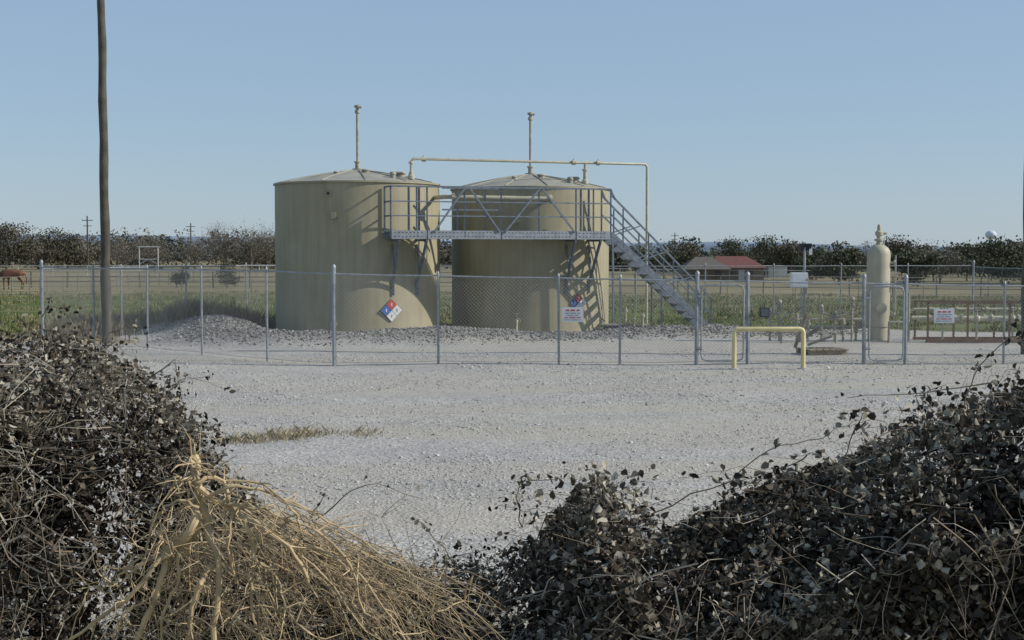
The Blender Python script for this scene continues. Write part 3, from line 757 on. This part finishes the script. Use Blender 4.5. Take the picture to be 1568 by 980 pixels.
def front_layer(n,x0,x1,off=0,ex=.13,cl=True,drop=0):
    x=rng.uniform(x0,x1,n); z=rng.uniform(.25,2.1,n)
    yf=6.35+.22*sn(x,z,2.4)+.08*sn(x,z,8.)
    yf=np.where(inp(x),np.maximum(yf,6.98),yf)
    y=yf+off+rng.exponential(ex,n); ok=(z<htop(x,y)-drop)&(z>H(x,y))
    if cl: ok&=(clump(x,y,z)+rng.normal(0,.8,n)>-.5)
    return np.stack([x,y,z],-1)[ok]
core=np.concatenate([front_layer(90000,-3.6,3.6,.3,.25,False,.06),front_layer(12000,-6,-3.6,.3,.25,False,.06),front_layer(12000,3.6,6,.3,.25,False,.06)])  # inner backing leaves, coloured dark below to paint shaded voids
C=np.concatenate([sample(50000,-3.6,3.6,.3),sample(36000,-3.6,3.6,.1),sample(10000,-6,-3.6,.3),sample(10000,3.6,6,.3),
    front_layer(120000,-3.6,3.6),front_layer(14000,-6,-3.6),front_layer(14000,3.6,6)])
tw=MB(); ex=[]
def shoot(pts,r0=.004,leaves=10,clump=.03):
    P=[Vector(p) for p in pts]; Q=[]
    for i in range(len(P)-1):
        for t in np.linspace(0,1,5)[:-1]: Q.append(P[i].lerp(P[i+1],t)+Vector(rng.normal(0,.006,3)))
    Q.append(P[-1]); tw.tube(Q,list(np.linspace(r0,r0*.4,len(Q))),4,0,caps=False)
    for _ in range(leaves):
        q=Q[rng.integers(len(Q)//3,len(Q))]; ex.append(np.array(q)+rng.normal(0,clump,3))
def P7(px_,py_,d=7.5): return ((px_-784)*d/2178,d,2.4-(py_-385)*d/2178)
for ptl,lv in (([(1000,790),(1120,735),(1180,690),(1260,672),(1310,645)],14),([(1290,710),(1320,640),(1335,630)],14),([(700,870),(655,815),(640,800)],14),
    ([(800,810),(790,760),(800,740),(860,735)],46),([(470,810),(520,765),(560,740),(640,765)],5),([(1480,620),(1500,560),(1545,520),(1568,505)],26),
    ([(200,600),(265,552),(275,600),(245,645)],30),([(285,700),(268,650)],16),([(470,790),(500,760)],8),([(1430,650),(1400,610),(1450,590)],24),([(150,520),(190,500),(230,500)],10),
    ([(60,490),(75,470),(110,480)],22),([(950,780),(930,730),(900,720)],26),([(700,880),(680,860),(745,845)],14),([(820,850),(835,790),(905,770)],22),
    ([(1240,700),(1200,720),(1110,760)],14),([(1520,590),(1420,600),(1300,610)],8)):
    shoot([P7(*q) for q in ptl],.004,lv)
for _ in range(460):
    x=rng.uniform(-3.5,3.5); 
    if -1.6<x<-.1 and rng.random()<.8: continue
    y=rng.uniform(7.0,7.9); z=float(htop(x,y))-.12
    a=rng.normal(0,.16); hgt=rng.uniform(.10,.25)
    shoot([(x,y,z),(x+a*.35,y,z+hgt*.6),(x+a*.9,y+rng.normal(0,.05),z+hgt*.95),(x+a*1.5,y+rng.normal(0,.05),z+hgt*rng.uniform(.5,1.1))],.0025,int(rng.integers(4,16)),.025)
C2=np.array(ex)
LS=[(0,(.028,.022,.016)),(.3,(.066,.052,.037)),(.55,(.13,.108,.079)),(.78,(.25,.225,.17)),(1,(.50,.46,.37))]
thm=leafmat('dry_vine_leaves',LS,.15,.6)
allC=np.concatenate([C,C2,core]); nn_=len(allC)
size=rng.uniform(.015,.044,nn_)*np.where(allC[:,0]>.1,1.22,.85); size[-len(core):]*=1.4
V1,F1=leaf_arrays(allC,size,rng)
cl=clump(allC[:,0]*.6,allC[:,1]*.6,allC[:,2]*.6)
rn=np.clip(rng.random(nn_)**1.3+.09*cl,0,1); rn[-len(core):]*=.3  # core leaves toned down so the interior shade is in their colour
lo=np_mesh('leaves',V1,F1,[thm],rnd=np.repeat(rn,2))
for _ in range(7000):
    x=rng.uniform(-3.6,3.6)
    fr=rng.random()<.6
    if fr:
        z=rng.uniform(.3,2.0); y=6.32+.22*float(sn(x,z,2.4))+rng.normal(0,.05)
        if inp(x): y=max(y,6.95)
        if z>float(htop(x,y))+.03: continue
    else:
        y=rng.uniform(6.4,8.3)
        if pocket(x,y): continue
        z=float(htop(x,y))-rng.exponential(.15)+.03
    if z<Hf(x,y): continue
    if x>-1.2 and rng.random()<.35: continue
    d=rng.normal(0,1,3)*np.array([1,.35,.8]); d/=np.linalg.norm(d); ln=rng.uniform(.08,.5)
    if not fr: d[2]=abs(d[2])*.25; ln*=.7
    p=Vector((x,y,z)); q=p-Vector(d)*ln; sag=Vector(rng.normal(0,.05,3))
    pts=[q,q.lerp(p,.33)+sag,q.lerp(p,.66)+sag*.9+Vector(rng.normal(0,.01,3)),p]; r0=rng.choice([.0013,.002,.0035],p=[.5,.35,.15])
    tw.tube(pts,[r0*1.3,r0*1.1,r0,r0*.5],3,0 if rng.random()<.5 else 1,caps=False)
to=tw.build('twigs',[mat('vine_twig_brown',(.17,.13,.088),.8,.3,20),mat('vine_twig_grey',(.40,.36,.28),.8,.3,20)])
e=bpy.data.objects.new('vine_thicket',None); scene.collection.objects.link(e); lo.parent=e; to.parent=e

# ---------------------------------------------------------------- uprooted root mass
rt_=MB()
def P6(px_,py_,d=6.5): return np.array(((px_-784)*d/2178,d,2.4-(py_-385)*d/2178))
def bend(pts,r0,r1,n=14,jit=.006,mi=0,sides=6):
    P=[np.array(p,float) for p in pts]; Q=[]
    PP=[P[0]]+P+[P[-1]]
    for i in range(1,len(PP)-2):
        a,b_,c,d=PP[i-1],PP[i],PP[i+1],PP[i+2]
        for t in np.linspace(0,1,max(3,n//(len(P)-1)))[:-1]:
            Q.append(.5*((2*b_)+(-a+c)*t+(2*a-5*b_+4*c-d)*t*t+(-a+3*b_-3*c+d)*t**3)+rng.normal(0,jit,3))
    Q.append(P[-1]); k=len(Q); rr=np.linspace(r0,r1,k)*(1+.12*rng.normal(0,1,k)).clip(.7,1.4)
    rt_.tube(Q,list(rr),sides,mi,caps=True); return Q
thick=[([(296,705),(300,745),(312,800),(330,870),(322,990)],.030,.014),([(300,745),(290,810),(255,850),(235,910),(200,990)],.026,.012),
 ([(300,750),(340,775),(375,800),(440,840),(470,900)],.020,.008),([(306,770),(360,745),(430,765),(500,800),(590,860)],.012,.004),
 ([(310,800),(270,850),(240,860),(190,920),(100,985)],.018,.009),([(330,860),(300,900),(285,960),(280,1000)],.014,.008),
 ([(375,800),(385,860),(380,920),(400,1000)],.014,.006),([(297,740),(330,735),(350,770),(345,840),(360,900)],.014,.006),
 ([(296,740),(270,735),(255,760)],.010,.004),([(297,720),(290,700)],.012,.006),([(255,850),(240,820),(250,800)],.009,.004),
 ([(440,840),(500,850),(560,900),(620,990)],.009,.004),([(340,775),(420,790),(520,850),(560,960)],.010,.004),
 ([(300,780),(265,770),(230,800),(215,860)],.009,.004),([(350,740),(400,745),(450,790),(455,850)],.008,.004),([(322,930),(370,960),(430,1010)],.010,.006),
 ([(270,850),(262,905),(240,960),(250,1010)],.010,.006),([(240,860),(200,865),(165,900),(130,905)],.007,.003),([(385,860),(420,890),(440,950),(500,1000)],.008,.004)]
src=[]
for pts,r0,r1 in thick:
    Q=bend([P6(px_,py_,6.02+rng.normal(0,.04)) for px_,py_ in pts],r0*.8,r1*.8,20,.005,0,8); src+=Q[2:]
def lim(x):
    px_=x*2178/6.5+784
    return float(np.interp(px_,[100,230,300,340,420,520,620,700,760,800],[960,830,745,745,765,820,875,925,975,1000]))
for k in range(290):
    u=rng.random()
    if u<.58:
        sx0=rng.uniform(300,560); s=P6(sx0,rng.uniform(0,90)+760+max(0,sx0-400)*.45); exx=sx0+rng.uniform(20,300)
        e_=P6(exx,rng.uniform(900,1080)); mid=(s+e_)/2+np.array([rng.normal(.04,.09),0,rng.uniform(.0,.16)])
    elif u<.78:
        s=P6(rng.uniform(270,330),rng.uniform(760,880)); exx=rng.uniform(110,400); e_=P6(exx,rng.uniform(920,1060)); mid=(s+e_)/2+np.array([rng.normal(0,.08),0,rng.uniform(-.02,.1)])
    else:
        s=P6(rng.uniform(160,680),rng.uniform(820,970)); dd=rng.normal(0,1,3)*np.array([.2,.05,.15]); e_=s+dd; mid=(s+e_)/2+rng.normal(0,.05,3)
    dy=rng.uniform(-.15,.42); s[1]=6.42+dy*.5; mid[1]=6.4+dy; e_[1]=6.38+dy*1.2
    mid[2]=min(mid[2],2.4-(lim(mid[0])-385)*6.5/2178); s[2]=min(s[2],2.4-(lim(s[0])-385)*6.5/2178)
    m2=(mid+e_)/2+rng.normal(0,.05,3)
    r0=rng.choice([.0016,.0028,.005],p=[.5,.34,.16])
    Q=bend([s,mid+rng.normal(0,.035,3),m2,e_],r0,r0*.5,14,.008,0 if rng.random()<.45 else 1,4)
    for _ in range(4):
        q=Q[rng.integers(2,len(Q)-2)]; dd=np.array([rng.normal(.03,.09),rng.normal(0,.05),rng.normal(-.01,.08)])
        rt_.tube([q,q+dd*.5+rng.normal(0,.015,3),q+dd],[r0*.6,r0*.45,r0*.25],3,1 if rng.random()<.6 else 0,caps=False)
for q in src[::2]:
    for _ in range(2):
        dd=rng.normal(0,.08,3)+np.array([.02,0,-.02]); rt_.tube([q,q+dd*.5+rng.normal(0,.016,3),q+dd],[.004,.0025,.0012],4,0,caps=False)
rt_.build('uprooted_root_mass',[mat('pale_root_wood',(.48,.365,.21),.75,.4,12),mat('dull_straw',(.23,.18,.11),.8,.3,12)])

# ---------------------------------------------------------------- world, sun, camera
S=Vector((1,-.07,0)).normalized()*math.cos(R(31)); S.z=math.sin(R(31))
w=bpy.data.worlds.new('World'); scene.world=w; w.use_nodes=True
nt=w.node_tree; sky=nt.nodes.new('ShaderNodeTexSky'); sky.sky_type='NISHITA'; sky.sun_disc=False
sky.sun_elevation=R(31); sky.sun_rotation=math.atan2(S.x,S.y); sky.altitude=0; sky.air_density=1.0; sky.dust_density=.2; sky.ozone_density=3.0
bg=nt.nodes['Background']; bg.inputs['Strength'].default_value=.1
mx=nt.nodes.new('ShaderNodeMix'); mx.data_type='RGBA'; mx.inputs[0].default_value=.62
mx.inputs[7].default_value=(3.4,4.75,6.5,1)   # constant pale blue mixed in to flatten the sky colour, standing in for haze
nt.links.new(sky.outputs['Color'],mx.inputs[6]); nt.links.new(mx.outputs[2],bg.inputs['Color'])
ld=bpy.data.lights.new('sun','SUN'); ld.energy=4.2; ld.angle=R(.5); ld.color=(1,.945,.86)
lo_=bpy.data.objects.new('sun',ld); scene.collection.objects.link(lo_); lo_.rotation_euler=S.to_track_quat('Z','Y').to_euler()
cam=bpy.data.cameras.new('camera'); cam.lens=50; cam.sensor_width=36; cam.clip_end=20000; cam.clip_start=.1
co=bpy.data.objects.new('camera',cam); scene.collection.objects.link(co); co.location=(0,0,2.4); co.rotation_euler=(R(90-2.76),0,0)
scene.camera=co
scene.view_settings.view_transform='Standard'; scene.view_settings.look='None'; scene.view_settings.exposure=0
